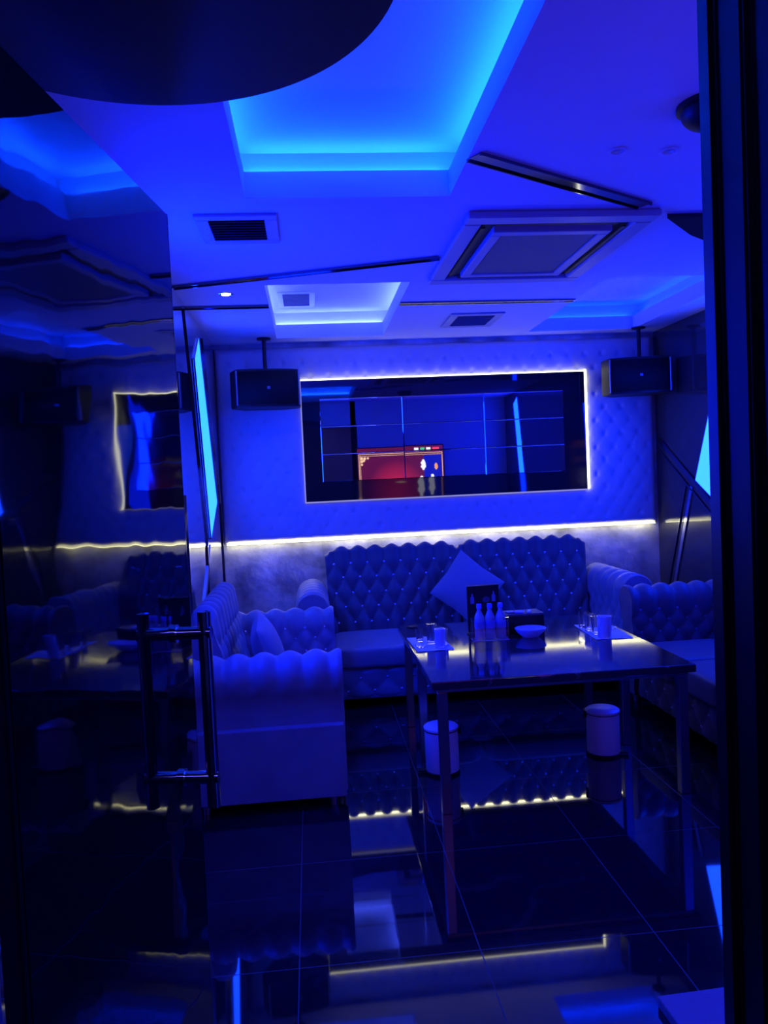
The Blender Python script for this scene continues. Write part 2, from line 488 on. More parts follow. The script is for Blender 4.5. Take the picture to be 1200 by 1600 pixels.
# glowing slanted light panels in the side walls; the last two are added fill
def shard(side, pts, label, m):
    x = XL if side == 'L' else XR; s = 1 if side == 'L' else -1
    root = thing('wall_light', label, 'wall light', (x, pts[0][0], pts[0][1]))
    rel = [(p[0] - pts[0][0], p[1] - pts[0][1]) for p in pts]
    cx_, cz_ = sum(p[0] for p in rel) / len(rel), sum(p[1] for p in rel) / len(rel)
    obj('diffuser', prism(rel, 'x', s * 0.001, s * 0.008), m, root)
    bm = bmesh.new()
    n = len(rel)
    for k in range(n):
        a, b = Vector(rel[k]), Vector(rel[(k + 1) % n]); d = (b - a).normalized(); nn = Vector((-d.y, d.x))
        if nn.dot(a - Vector((cx_, cz_))) < 0: nn = -nn
        add_prism(bm, strip_poly(tuple(a + nn * 0.004 - d * 0.004), tuple(b + nn * 0.004 + d * 0.004), 0.008), 'x', s * 0.0005, s * 0.011)
    obj('frame', bm, M_CHROME, root)
    return root
SH = [(5.52, 2.66), (5.27, 2.48), (5.61, 1.28), (6.06, 1.52)]
shard('L', SH, 'tall slanted glowing blue light panel on the left wall beside the padded wall', M_SHARD)
shard('R', [(y - 0.25, z) for y, z in SH], 'slanted glowing blue light panel on the right wall beside the dark door frame', M_SHARD)
shard('R', [(1.95, 2.70), (1.75, 2.62), (2.05, 1.25), (2.25, 1.40)], 'blue light panel near the doorway, seen only as the upright streak in the mirror', M_SHARDREAR)
shard('L', [(3.70, 2.68), (3.05, 2.48), (3.60, 1.28), (4.25, 1.52)], 'added blue fill panel on the left wall, unseen behind the open door', M_SHARDADDED)  # unseen panel, added to brighten the left ceiling and padded wall
shard('R', [(4.98, 2.68), (4.60, 2.48), (4.74, 1.28), (5.12, 1.50)], 'added blue fill panel on the right wall, unseen behind the door frame', M_SHARDADDED)  # unseen panel, added as blue fill from the right

# ------------------------------------------------------------------ padded wall panel
pad = thing('padded_wall_panel', 'deep-buttoned padded wall panel around the long mirror', 'wall panel', ((XL + 2.93) / 2, 6.45, 1.16))
PX0, PX1, PZ0, PZ1 = XL + 0.005, 2.93, 1.16, 2.735
a_, rs_ = 0.148, 0.112
bm = bmesh.new()
nx, nz = 260, 116
G = []
for i in range(nx + 1):
    x = PX0 + (PX1 - PX0) * i / nx; row = []
    for j in range(nz + 1):
        z = PZ0 + (PZ1 - PZ0) * j / nz
        s = z - PZ0 - 0.105
        p, q = (x + 0.03) / a_ + s / (2 * rs_), (x + 0.03) / a_ - s / (2 * rs_)
        sp_, sq_ = math.sin(PI * p), math.sin(PI * q)
        h = abs(sp_ * sq_) ** 0.42
        g = math.exp(-(sp_ * sp_ + sq_ * sq_) * 9.0)
        edge = min(1, min(x - PX0, PX1 - x, z - PZ0, PZ1 - z) / 0.045)
        dep = 0.0035 * h - 0.014 * g
        row.append(bm.verts.new((x - pad.location.x, -(dep * edge) + 0.03 * (1 - edge) ** 2, z - PZ0)))
    G.append(row)
for i in range(nx):
    for j in range(nz):
        f = bm.faces.new((G[i][j], G[i + 1][j], G[i + 1][j + 1], G[i][j + 1])); f.smooth = True
for r in ([g[0] for g in G], [g[-1] for g in G], G[0], G[-1]):
    b = [bm.verts.new((v.co.x, 0.049, v.co.z)) for v in r]
    for k in range(len(r) - 1): bm.faces.new((r[k], r[k + 1], b[k + 1], b[k]))
obj('padding', bm, M_PAD, pad)
obj('light_strip', box(PX0 + .02 - pad.location.x, PX1 - .02 - pad.location.x, 0.004, 0.022, -0.0032, -0.0005), M_LEDPAD, pad)
tag(pad.children[-1], 'warm white light strip under the lower edge')

# ------------------------------------------------------------------ long mirror on the padded wall
MX0, MX1, MZ0, MZ1 = -0.038, 2.318, 1.478, 2.458
TX0, TX1, TZ0, TZ1 = 0.105, 2.130, 1.634, 2.305
mir = thing('wall_mirror', 'long tiled mirror with black glass border and white light strip edge', 'mirror', ((MX0 + MX1) / 2, 6.43, MZ0))
cx0 = mir.location.x
rx = lambda x: x - cx0
rz = lambda z: z - MZ0
obj('backing', box(rx(MX0), rx(MX1), -0.004, 0.05, 0, MZ1 - MZ0), M_BLACK, mir)
O = [(MX0, MZ0), (MX1, MZ0), (MX1, MZ1), (MX0, MZ1)]; I = [(TX0, TZ0), (TX1, TZ0), (TX1, TZ1), (TX0, TZ1)]
for k in range(4):
    k2 = (k + 1) % 4
    bm = bmesh.new()
    f = [(rx(O[k][0]), -0.006, rz(O[k][1])), (rx(O[k2][0]), -0.006, rz(O[k2][1])), (rx(I[k2][0]), -0.006, rz(I[k2][1])), (rx(I[k][0]), -0.006, rz(I[k][1]))]
    A = [bm.verts.new(v) for v in f]; B = [bm.verts.new((v[0], -0.0045, v[2])) for v in f]
    bm.faces.new(A); bm.faces.new(B[::-1])
    for q in range(4): bm.faces.new((A[q], A[(q + 1) % 4], B[(q + 1) % 4], B[q]))
    obj('border_glass', bm, M_MIRRORBORDER, mir)
rnd = random.Random(3)
for i in range(3):
    for j in range(3):
        x0, x1 = TX0 + (TX1 - TX0) * i / 3, TX0 + (TX1 - TX0) * (i + 1) / 3
        z0, z1 = TZ0 + (TZ1 - TZ0) * j / 3, TZ0 + (TZ1 - TZ0) * (j + 1) / 3
        b_ = 0.0045
        bm = bmesh.new()
        cxm, czm = (x0 + x1) / 2, (z0 + z1) / 2
        tx, tz = rnd.uniform(-.0012, .0012), rnd.uniform(-.0012, .0012)
        outer = [(x0, z0), (x1, z0), (x1, z1), (x0, z1)]
        inner = [(x0 + b_, z0 + b_), (x1 - b_, z0 + b_), (x1 - b_, z1 - b_), (x0 + b_, z1 - b_)]
        Y = lambda x, z, d: d + (x - cxm) * tx + (z - czm) * tz
        A = [bm.verts.new((rx(x), Y(x, z, -0.012), rz(z))) for x, z in outer]
        B = [bm.verts.new((rx(x), Y(x, z, -0.0142), rz(z))) for x, z in inner]
        Cc = [bm.verts.new((rx(x), -0.006, rz(z))) for x, z in outer]
        bm.faces.new(B); bm.faces.new(Cc[::-1])
        for k in range(4):
            k2 = (k + 1) % 4
            bm.faces.new((A[k], A[k2], B[k2], B[k])); bm.faces.new((A[k], A[k2], Cc[k2], Cc[k]))
        obj('mirror_tile', bm, M_MIRROR, mir)
w_, y0_, y1_ = 0.016, -0.006, 0.014
obj('light_strip', box(rx(MX0), rx(MX1), y0_, y1_, rz(MZ1), rz(MZ1) + w_ * 0.62), M_LEDWARM, mir)
obj('light_strip', box(rx(MX1), rx(MX1) + 0.020, y0_, y1_, 0, rz(MZ1) + w_), M_LEDWARM, mir)
obj('light_strip', box(rx(MX0), rx(MX1), y0_, y1_, -0.012, 0), M_LEDDIM, mir)
obj('light_strip', box(rx(MX0) - 0.010, rx(MX0), y0_, y1_, -0.012, rz(MZ1) + w_), M_LEDDIM, mir)

# ------------------------------------------------------------------ ceiling fittings
def grille(name, label, x0, x1, y0, y1, z, nsl, frame, along='x', fm=M_VENT, sm=M_VENT, h=0.012):
    c = ((x0 + x1) / 2, (y0 + y1) / 2)
    root = thing(name, label, 'ceiling vent', (c[0], c[1], z))
    w, d = (x1 - x0) / 2, (y1 - y0) / 2
    bm = bmesh.new()
    for a in ((-w, w, -d, -d + frame), (-w, w, d - frame, d), (-w, -w + frame, -d + frame, d - frame), (w - frame, w, -d + frame, d - frame)):
        add_box(bm, *a, -h, -0.0005, 0.003, 1)
    obj('frame', bm, fm, root)
    obj('backing', box(-w + frame, w - frame, -d + frame, d - frame, -0.003, -0.0005), M_VENTDARK, root)
    for k in range(nsl):
        y = -d + frame + (2 * d - 2 * frame) * (k + .5) / nsl
        bm = bmesh.new(); add_box(bm, -w + frame, w - frame, -0.012, 0.012, -0.001, 0.001)
        bmesh.ops.rotate(bm, verts=bm.verts, cent=(0, 0, 0), matrix=Matrix.Rotation(math.radians(35), 3, 'X'))
        bmesh.ops.translate(bm, verts=bm.verts, vec=(0, y, -0.011))
        obj('slat', bm, sm, root)
    return root
grille('air_vent', 'dark framed air vent on the blue ceiling at left of the large recess', -0.43, -0.085, 3.37, 3.76, ZC, 8, 0.055, fm=M_VENT, sm=M_VENTDARK)
grille('air_vent', 'pale square air vent in the lavender ceiling above the mirror', 1.045, 1.43, 5.50, 5.975, ZC, 7, 0.06)
grille('air_vent', 'small slatted air vent inside the pale lit ceiling recess', -0.17, 0.10, 5.66, 6.12, ZC + 0.215, 8, 0.04, fm=M_WHITE, sm=M_WHITE)

ac = thing('air_conditioner', 'large square ceiling cassette air conditioner with dark slots', 'air conditioner', (1.165, 3.96, ZC))
w, d = 0.435, 0.585
bm = bmesh.new()
def ring_box(bm, w0, d0, w1, d1, z0, z1, bev=0.004):
    for a in ((-w0, w0, -d0, -d1), (-w0, w0, d1, d0), (-w0, -w1, -d1, d1), (w1, w0, -d1, d1)):
        add_box(bm, *a, z0, z1, bev, 1)
ring_box(bm, w, d, w - .085, d - .10, -0.032, -0.0005, 0.008)
obj('outer_frame', bm, M_VENT, ac)
obj('slot_recess', box(-w + .085, w - .085, -d + .10, d - .10, -0.006, -0.0005), M_VENTDARK, ac)
bm = bmesh.new(); ring_box(bm, w - .155, d - .185, w - .205, d - .24, -0.040, -0.007)
obj('inner_frame', bm, M_VENT, ac)
bm = box(-w + .207, w - .207, -d + .242, d - .242, -0.034, -0.007, 0.003, 1)
obj('return_grille', bm, mat('ac_grille', (0.11, 0.11, 0.13), 0.5, bump=0.4, bscale=180), ac)
for a in ((-w + .15, w - .15, -d + .112, -d + .138), (-w + .15, w - .15, d - .138, d - .112)):
    obj('louvre', box(*a, -0.026, -0.020, 0.002, 1), M_BLACK, ac)
for a in ((-w + .095, -w + .117, -d + .17, d - .17), (w - .117, w - .095, -d + .17, d - .17)):
    obj('louvre', box(*a, -0.026, -0.020, 0.002, 1), M_BLACK, ac)

dl = thing('downlight', 'small bright white downlight in the ceiling above the left speaker', 'ceiling light', (-0.44, 4.755, ZC))
obj('rim', lathe([(0.028, -0.001), (0.042, -0.001), (0.044, -0.006), (0.036, -0.009), (0.028, -0.005), (0.028, -0.001)]), M_CHROME, dl, True)
obj('lens', lathe([(0, -0.002), (0.027, -0.002), (0.024, -0.010), (0, -0.013)], 20), M_SPOT, dl, True)

dm = thing('ceiling_dome', 'small dark dome on the ceiling beside the right door frame', 'ceiling dome', (1.31, 2.42, ZC))
obj('base', lathe([(0, -0.0005), (0.10, -0.0005), (0.10, -0.015), (0.09, -0.02), (0, -0.02)]), M_BLACK, dm, True)
obj('dome', lathe([(0.088, -0.02)] + [(0.088 * math.cos(t * PI / 16), -0.02 - 0.06 * math.sin(t * PI / 16)) for t in range(1, 8)] + [(0, -0.08)]), M_BLACK, dm, True)
for (x, y), lb in (((1.151, 2.768), 'left of the two small unlit ceiling spots above the air conditioner'), ((1.343, 2.771), 'right of the two small unlit ceiling spots above the air conditioner')):
    t = thing('ceiling_spot', lb, 'ceiling light', (x, y, ZC), 0, 'unlit ceiling spots')
    obj('rim', lathe([(0.022, -0.0005), (0.034, -0.0005), (0.034, -0.004), (0.024, -0.006), (0.022, -0.002)]), M_CEIL, t, True)
    obj('lens', lathe([(0, -0.001), (0.021, -0.001), (0.018, -0.004), (0, -0.005)]), M_VENT, t, True)

# dark round canopy over the doorway
cn = thing('round_canopy', 'dark round disc canopy over the doorway filling the top left corner', 'canopy', (-0.261, 1.2716, 2.45))
pts = [(0.447 * math.cos(math.radians(t)), 0.447 * math.sin(math.radians(t))) for t in np.linspace(-9, 189, 70)]
bm = prism(pts, 'z', 0.0, 0.05)
bmesh.ops.bevel(bm, geom=[e for e in bm.edges if abs(e.verts[0].co.z - e.verts[1].co.z) < 1e-6], offset=0.004, segments=2, affect='EDGES')
obj('disc', bm, M_CANOPY, cn)
obj('hanger', tube((0, 0.1, 0.05), (0, 0.1, ZC - 2.45 - 0.001), 0.03), M_BLACK, cn, True)

# ------------------------------------------------------------------ loudspeakers hung from the ceiling
def speaker(label, x, y, z, rz_, mount, flip):
    root = thing('loudspeaker', label, 'speaker', (x, y, z), rz_, 'loudspeakers hung from the ceiling')
    w, h, d = 0.27, 0.142, 0.15
    pts = [(-w, 0.02), (-w + .03, -d + 0.01), (-w * .5, -d - 0.012), (0, -d - 0.02), (w * .5, -d - 0.012), (w - .03, -d + 0.01), (w, 0.02), (w * .6, d), (-w * .6, d)]
    bm = prism(pts, 'z', -h, h)
    bmesh.ops.bevel(bm, geom=bm.edges[:], offset=0.006, segments=2, affect='EDGES')
    obj('cabinet', bm, M_BLACK, root)
    bm = bmesh.new(); A, B = [], []
    for k in range(17):
        u = -1 + k / 8; px, py = u * (w - .045), -d - 0.028 + 0.028 * u * u
        A.append(bm.verts.new((px, py, -h + .018))); B.append(bm.verts.new((px, py, h - .018)))
    for k in range(16): bm.faces.new((A[k], A[k + 1], B[k + 1], B[k])).smooth = True
    ex = bmesh.ops.extrude_face_region(bm, geom=bm.faces[:])
    bmesh.ops.translate(bm, verts=[v for v in ex['geom'] if isinstance(v, bmesh.types.BMVert)], vec=(0, 0.008, 0))
    obj('grille', bm, M_GRILLE, root)
    obj('badge', box(-0.012, 0.012, -d - 0.034, -d - 0.0285, -0.012, 0.010, 0.003, 2), M_STEEL, root)
    for s in (-1, 1):
        obj('side_trim', box(s * (w - .036) - .006, s * (w - .036) + .006, -d + .0, -d + .012, -h + .01, h - .01, 0.003, 1), M_STEEL, root)
    # bracket to the ceiling, in the speaker's own frame
    loc = Matrix.Rotation(-rz_, 3, 'Z') @ Vector((mount[0] - x, mount[1] - y, 0))
    br = obj('bracket', add_tube(tube((loc.x, loc.y, h + 0.002), (loc.x, loc.y, ZC - z - 0.006), 0.016), (loc.x, loc.y, h + .0005), (loc.x, loc.y, h + 0.012), 0.05), M_BLACK, root, True)
    obj('flange', tube((loc.x, loc.y, ZC - z - 0.012), (loc.x, loc.y, ZC - z - 0.0005), 0.055), M_BLACK, br, True)
    return root
speaker('dark loudspeaker hung from the ceiling at the left end of the mirror', -0.305, 6.18, 2.365, math.radians(10), (-0.305, 6.25), 1)
speaker('dark loudspeaker hung from the ceiling at the right end of the mirror', 2.66, 6.18, 2.365, math.radians(-9), (2.725, 6.25), -1)

# ------------------------------------------------------------------ sofas
def arm_profile(top, r=0.125, width=0.20):
    c = (r, top - r)
    return ([(0.0, 0.30), (0.0, top - r)] + arc(c[0], c[1], r, 180, -48, 26)[1:] + [(width, top - 2 * r - 0.01), (width, 0.07), (0.02, 0.07)])

def make_sofa(label, loc, rz_, L, depth, arm_top, back_top, backs, back_y, lean, bcol, brow, leather, back_leather, seat_z=0.455, back_r=0.07, stud_back=STUD, flare=0.0, studs=True):
    """front is local -y at y = 0; back at y = depth."""
    root = thing('sofa', label, 'sofa', loc, rz_)
    AW = 0.26
    h = L / 2
    # base with tufted front
    b = obj('base', box(-h + .10, h - .10, 0.045, depth - .04, 0.072, 0.30, 0.012, 2), leather, root)
    prof = [(0.02, 0.075), (0.0, 0.10), (0.0, 0.27), (0.02, 0.295)]
    inner = L - 2 * AW
    n = max(3, int(round(inner / 0.2)))
    bm, pts = tuft(prof, inner, n, 0.09, 0.06, 1, 0.022, (9, 10), lambda u, p, z: (u - inner / 2, p + .022, z), 0.016)
    fp = obj('front_panel', bm, leather, b)
    add_buttons(pts, b, STUD)
    for sx in (-1, 1):
        for yy in (0.08, depth - .1):
            obj('foot', tube((sx * (h - .1), yy, 0.0), (sx * (h - .1), yy, 0.075), 0.022, 16, 0.028), M_STEEL, root, True)
    # arms
    for sx in (-1, 1):
        pr = arm_profile(arm_top)
        x_in = sx * (h - AW)
        Ln = depth - 0.03
        nc = 6
        s_cyl = (arm_top - .125 - .30)
        bm, pts = tuft(pr, Ln, nc, 0.080, 0.05, 4, 0.026, (s_cyl + 0.42, s_cyl + 0.50),
                       lambda u, p, z: (x_in + sx * p, u + 0.005, z), 0.014)
        a = obj('arm', bm, leather, root)
        add_buttons(pts, a, stud_back if sx > 0 or rz_ == 0 else STUD_SMALL)
        # plain outer side panel
        obj('side_panel', box(min(sx * (h - .075), sx * (h - .02)), max(sx * (h - .075), sx * (h - .02)), 0.012, depth - .03, 0.06, arm_top - 0.36, 0.008, 2), leather, a)
    # seat cushions
    nb = len(backs)
    for (x0, x1) in backs:
        bm = superbox((x1 - x0) / 2 - .003, (back_y + .03) / 2, (seat_z - 0.295) / 2, 0.2)
        bmesh.ops.translate(bm, verts=bm.verts, vec=((x0 + x1) / 2, (back_y + .03) / 2 - 0.005, (seat_z + 0.295) / 2))
        obj('seat_cushion', bm, leather, root, True)
    # backrests
    for (x0, x1) in backs:
        cz = back_top - back_r
        y_top = back_y + lean
        pr = ([(back_y, seat_z - .03), (back_y + 0.01, seat_z + .06), (y_top, cz)] + arc(y_top + back_r, cz, back_r, 176, 4, 14) +
              [(min(depth, y_top + 2 * back_r + .02), seat_z), (depth - .02, 0.30)])
        Lb = x1 - x0
        fl = None
        if flare:
            fl = lambda u, z, Lb=Lb: Lb / 2 + (u - Lb / 2) * (1 + flare * max(0, (z - seat_z)) / (back_top - seat_z))
        hgt = cz - seat_z
        def mp_(u, p, z, x0=x0, Lb=Lb, Rc=0.085):
            d = max(0.0, min(u, Lb - u)); k = max(0.0, min(1.0, (z - seat_z - .25) / (back_top - seat_z - .25)))
            if d < Rc: z -= (Rc - math.sqrt(max(0, Rc * Rc - (Rc - d) ** 2))) * k * k * 0.7
            return (x0 + u, p, z)
        rs = hgt / (brow + 0.1)
        bm, pts = tuft(pr, Lb, bcol, rs, 0.09, brow - 1, 0.034, (hgt + 0.26, hgt + 0.36), mp_, 0.0125, flare=fl)
        bk = obj('backrest', bm, back_leather, root)
        add_buttons(pts, bk, stud_back)
    return root

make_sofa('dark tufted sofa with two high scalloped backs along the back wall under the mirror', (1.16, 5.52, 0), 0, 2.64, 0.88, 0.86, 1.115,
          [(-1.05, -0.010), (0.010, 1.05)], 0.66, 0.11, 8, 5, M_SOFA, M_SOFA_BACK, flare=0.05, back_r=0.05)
make_sofa('grey tufted sofa at left by the glossy door, turned sideways', (0.12, 4.69, 0), PI / 2, 1.64, 0.82, 0.79, 1.02,
          [(-0.555, -0.002), (0.002, 0.555)], 0.56, 0.08, 4, 4, M_SOFA, M_SOFA)
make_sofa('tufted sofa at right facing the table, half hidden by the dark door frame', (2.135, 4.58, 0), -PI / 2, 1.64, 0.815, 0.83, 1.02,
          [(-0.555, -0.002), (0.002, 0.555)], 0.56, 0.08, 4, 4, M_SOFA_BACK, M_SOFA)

# pillows
def pillow(label, size, thick, mtx):
    n = 26; bm = bmesh.new(); sides = []
    for s in (1, -1):
        g = []
        for i in range(n + 1):
            row = []
            for j in range(n + 1):
                u, v = -1 + 2 * i / n, -1 + 2 * j / n
                t = max(0, (1 - abs(u) ** 2.2)) ** .55 * max(0, (1 - abs(v) ** 2.2)) ** .55
                pin = 1 - 0.07 * (1 - abs(u * v)) * max(abs(u), abs(v)) ** 3
                row.append(bm.verts.new((u * size / 2 * pin, v * size / 2 * pin, s * t * thick / 2)))
            g.append(row)
        for i in range(n):
            for j in range(n):
                q = (g[i][j], g[i + 1][j], g[i + 1][j + 1], g[i][j + 1])
                bm.faces.new(q if s > 0 else q[::-1])
    bmesh.ops.remove_doubles(bm, verts=bm.verts, dist=1e-4)
    o = obj('throw_pillow', bm, M_PILLOW, None, True)
    o.matrix_world = mtx
    return tag(o, label, 'pillow')
pillow('grey pillow resting on its point against the back sofa, behind the menu stand', 0.43, 0.15,
       Matrix.Translation((1.190, 6.075, 0.755)) @ Matrix.Rotation(math.radians(76), 4, 'X') @ Matrix.Rotation(math.radians(50), 4, 'Z'))
pillow('grey pillow leaning on the back of the left sofa', 0.42, 0.17,
       Matrix.Translation((-0.290, 4.62, 0.660)) @ Matrix.Rotation(math.radians(74), 4, 'Y') @ Matrix.Rotation(math.radians(8), 4, 'Z'))

# ------------------------------------------------------------------ table
tb = thing('coffee_table', 'long black marble-topped table with square steel legs', 'table', (1.191, 4.424, 0))
TW, TD, TZ = 0.66, 0.737, 0.66
K = 1.03125         # measured positions and sizes of the table ware are for a 0.69 m top
obj('table_top', box(-TW, TW, -TD, TD, TZ - 0.04, TZ, 0.006, 2), M_TABLE, tb)
bm = bmesh.new()
ring_box(bm, TW - .03, TD - .03, TW - .07, TD - .07, TZ - 0.062, TZ - 0.0405, 0.003)
obj('apron', bm, M_STEEL, tb)
for sx in (-1, 1):
    for yy in (-TD + .055, 0.05, TD - .055):
        x = sx * (TW - .055)
        lg = obj('leg', box(x - .024, x + .024, yy - .024, yy + .024, 0.0, TZ - 0.0625, 0.003, 1), M_STEEL, tb)

# pedal bins
def bin_(label, x, y, rz_):
    r, h = 0.093, 0.262
    root = thing('pedal_bin', label, 'bin', (x, y, 0), rz_, 'pedal bins under the table')
    obj('body', lathe([(0, 0.014), (r - .004, 0.014), (r, 0.02), (r, h - 0.02), (r - .002, h - .018), (0, h - .018)], 40), M_BIN, root, True)
    obj('base_ring', lathe([(0, 0.0), (r + .001, 0.0), (r + .003, 0.004), (r + .003, 0.014), (r - .002, 0.017), (0, 0.017)], 40), M_BLACK, root, True)
    obj('lid', lathe([(0, h - .016), (r + .003, h - .016), (r + .004, h - .004), (r - .006, h + .004), (r * .5, h + .010), (0, h + .012)], 40), M_BIN, root, True)
    obj('rim', lathe([(r + .0005, h - .021), (r + .005, h - .020), (r + .005, h - .0165), (r + .0005, h - .0165)], 40), M_BLACK, root, True)
    obj('pedal', box(-0.022, 0.022, -r - .045, -r + .004, 0.010, 0.020, 0.003, 2), M_BLACK, root)
    obj('hinge', box(-0.03, 0.03, r - .004, r + .014, h - .045, h - .006, 0.004, 2), M_BLACK, root)
bin_('white pedal bin on the floor behind the front left table leg', 0.655, 4.27, math.radians(-95))
bin_('white pedal bin on the floor under the right end of the table', 1.61, 4.35, math.radians(70))

# ------------------------------------------------------------------ things on the table
def sheet_mat(label, x0, x1, y0, y1, rz_):
    x0, x1, y0, y1 = x0 * K, x1 * K, y0 * K, y1 * K
    cx_, cy_ = (x0 + x1) / 2, (y0 + y1) / 2
    bm = bmesh.new(); n = 10
    g = [[bm.verts.new((-(x1 - x0) / 2 + (x1 - x0) * i / n, -(y1 - y0) / 2 + (y1 - y0) * j / n, 0.001 + 0.0012 * (1 + math.sin(i * 1.3 + j * 2.1)))) for j in range(n + 1)] for i in range(n + 1)]
    for i in range(n):
        for j in range(n): bm.faces.new((g[i][j], g[i + 1][j], g[i + 1][j + 1], g[i][j + 1]))
    ex = bmesh.ops.extrude_face_region(bm, geom=bm.faces[:])
    bmesh.ops.translate(bm, verts=[v for v in ex['geom'] if isinstance(v, bmesh.types.BMVert)], vec=(0, 0, 0.0015))
    o = obj('paper_mat', bm, M_PAPER); o.location = (cx_, cy_, TZ); o.rotation_euler = (0, 0, rz_)
    return tag(o, label, 'place mat')
ML = sheet_mat('paper mat under the glasses at the left edge of the table', 0.530, 0.735, 4.22, 4.60, math.radians(2))
MR = sheet_mat('paper mat under the glasses at the right edge of the table', 1.555, 1.765, 4.22, 4.66, math.radians(-3))

def tumbler(r, h, label, x, y, g, m=None):
    r, h, x, y = r * K, h * K, x * K, y * K
    prof = [(0, 0), (r * .86, 0), (r * .90, 0.004), (r, h), (r - .0022, h), (r * .88 - .002, 0.012), (0, 0.011)]
    o = obj('drinking_glass', lathe(prof, 26), m or M_GLASS, None, True)
    o.location = (x, y, TZ + 0.0053)
    return tag(o, label, 'glass', g)
GL = 'glasses on the left paper mat'; GR = 'glasses on the right paper mat'
tumbler(0.027, 0.115, 'tall clear glass at the middle of the left paper mat', 0.640, 4.40, GL)
tumbler(0.031, 0.105, 'wide clear glass nearest the camera on the left paper mat', 0.672, 4.275, GL, M_FROST)
tumbler(0.024, 0.085, 'small clear glass at the right end of the left paper mat', 0.708, 4.36, GL)
tumbler(0.024, 0.075, 'small clear glass at the far left of the left paper mat', 0.585, 4.47, GL)
tumbler(0.026, 0.085, 'clear glass at the back of the left paper mat', 0.668, 4.53, GL)
tumbler(0.026, 0.090, 'clear glass at the far left corner of the right paper mat', 1.590, 4.58, GR)
tumbler(0.027, 0.100, 'second clear glass from the left on the right paper mat', 1.590, 4.47, GR)
tumbler(0.027, 0.105, 'third clear glass from the left on the right paper mat', 1.592, 4.36, GR)
tumbler(0.041, 0.120, 'large wide tumbler nearest the camera on the right paper mat', 1.606, 4.262, GR, M_FROST)
# small upturned things on the mats
def low_dish(label, x, y, r):
    r, x, y = r * K, x * K, y * K
    o = obj('small_dish', lathe([(0, 0), (r * .6, 0), (r, 0.016), (r - .002, 0.016), (r * .58, 0.003), (0, 0.003)], 26), M_GLASS, None, True)
    o.location = (x, y, TZ + 0.0053); return tag(o, label, 'dish', 'small glass dishes')
low_dish('low clear dish at the left corner of the left paper mat', 0.567, 4.30, 0.032)
low_dish('low clear dish at the right of the right paper mat', 1.715, 4.45, 0.036)

# menu stand
ms = thing('menu_stand', 'black upright menu stand behind the water bottles', 'menu stand', (0.992 * K, 4.600 * K, TZ), math.radians(4)); ms.scale = (K, K, K)
obj('board', box(-0.098, 0.098, -0.006, 0.006, 0.014, 0.288, 0.002, 1), M_BLACK, ms)
obj('foot', box(-0.098, 0.098, -0.035, 0.035, 0.0, 0.013, 0.003, 1), M_BLACK, ms)
obj('top_edge', box(-0.098, 0.098, -0.0075, 0.0075, 0.2885, 0.292), M_STEEL, ms)
M_PRINT = mat('menu_print', (0.24, 0.24, 0.38), 0.5)
for cx_, cz_, s in ((-0.068, 0.215, 1.0), (0.064, 0.222, 1.0)):
    # two small printed bottle shapes on the card
    p2 = [(-.011, -.03), (.011, -.03), (.011, .006), (.004, .016), (.004, .03), (-.004, .03), (-.004, .016), (-.011, .006)]
    obj('print_mark', prism([(cx_ + a * s, cz_ + b * s) for a, b in p2], 'y', -0.0072, -0.0062), M_PRINT, ms)
obj('print_mark', prism([(0.018 + 0.022 * math.cos(k * PI / 8), 0.205 + 0.018 * math.sin(k * PI / 8)) for k in range(16)], 'y', -0.0072, -0.0062), mat('menu_print_dim', (0.10, 0.10, 0.12), 0.5), ms)

# water bottles in a clear acrylic holder
hold = thing('bottle_holder', 'clear acrylic holder around the three water bottles', 'bottle holder', (0.990 * K, 4.437 * K, TZ)); hold.scale = (K, K, K)
hw, hd, hh, tk = 0.104, 0.044, 0.128, 0.003
obj('tray', box(-hw, hw, -hd, hd, 0, tk), M_FROST, hold)
for a in ((-hw, hw, -hd, -hd + tk), (-hw, hw, hd - tk, hd), (-hw, -hw + tk, -hd + tk, hd - tk), (hw - tk, hw, -hd + tk, hd - tk)):
    obj('panel', box(*a, tk, hh), M_GLASS, hold)
bprof = [(0, 0), (0.026, 0.0), (0.0295, 0.004), (0.0295, 0.05), (0.028, 0.055), (0.0295, 0.06), (0.0295, 0.115), (0.027, 0.13), (0.016, 0.155), (0.0125, 0.163), (0.0125, 0.178), (0, 0.178)]
for k, (x, lb) in enumerate(((0.931, 'leftmost of the three water bottles in the clear holder'), (0.993, 'middle of the three water bottles in the clear holder'), (1.055, 'rightmost of the three water bottles in the clear holder'))):
    r = thing('water_bottle', lb, 'bottle', (x * K, 4.437 * K, TZ + (tk + .0005) * K), 0, 'water bottles on the table'); r.scale = (K, K, K)
    obj('body', lathe(bprof, 26), M_WATER, r, True)
    obj('cap', lathe([(0, 0.1785), (0.0145, 0.1785), (0.0148, 0.181), (0.0145, 0.200), (0.013, 0.203), (0, 0.203)], 22), M_CAP, r, True)
    obj('wrapper', lathe([(0.0300, 0.064), (0.0303, 0.064), (0.0303, 0.108), (0.0300, 0.108)], 26), mat('bottle_label', (0.30, 0.36, 0.85), 0.4), r, True)

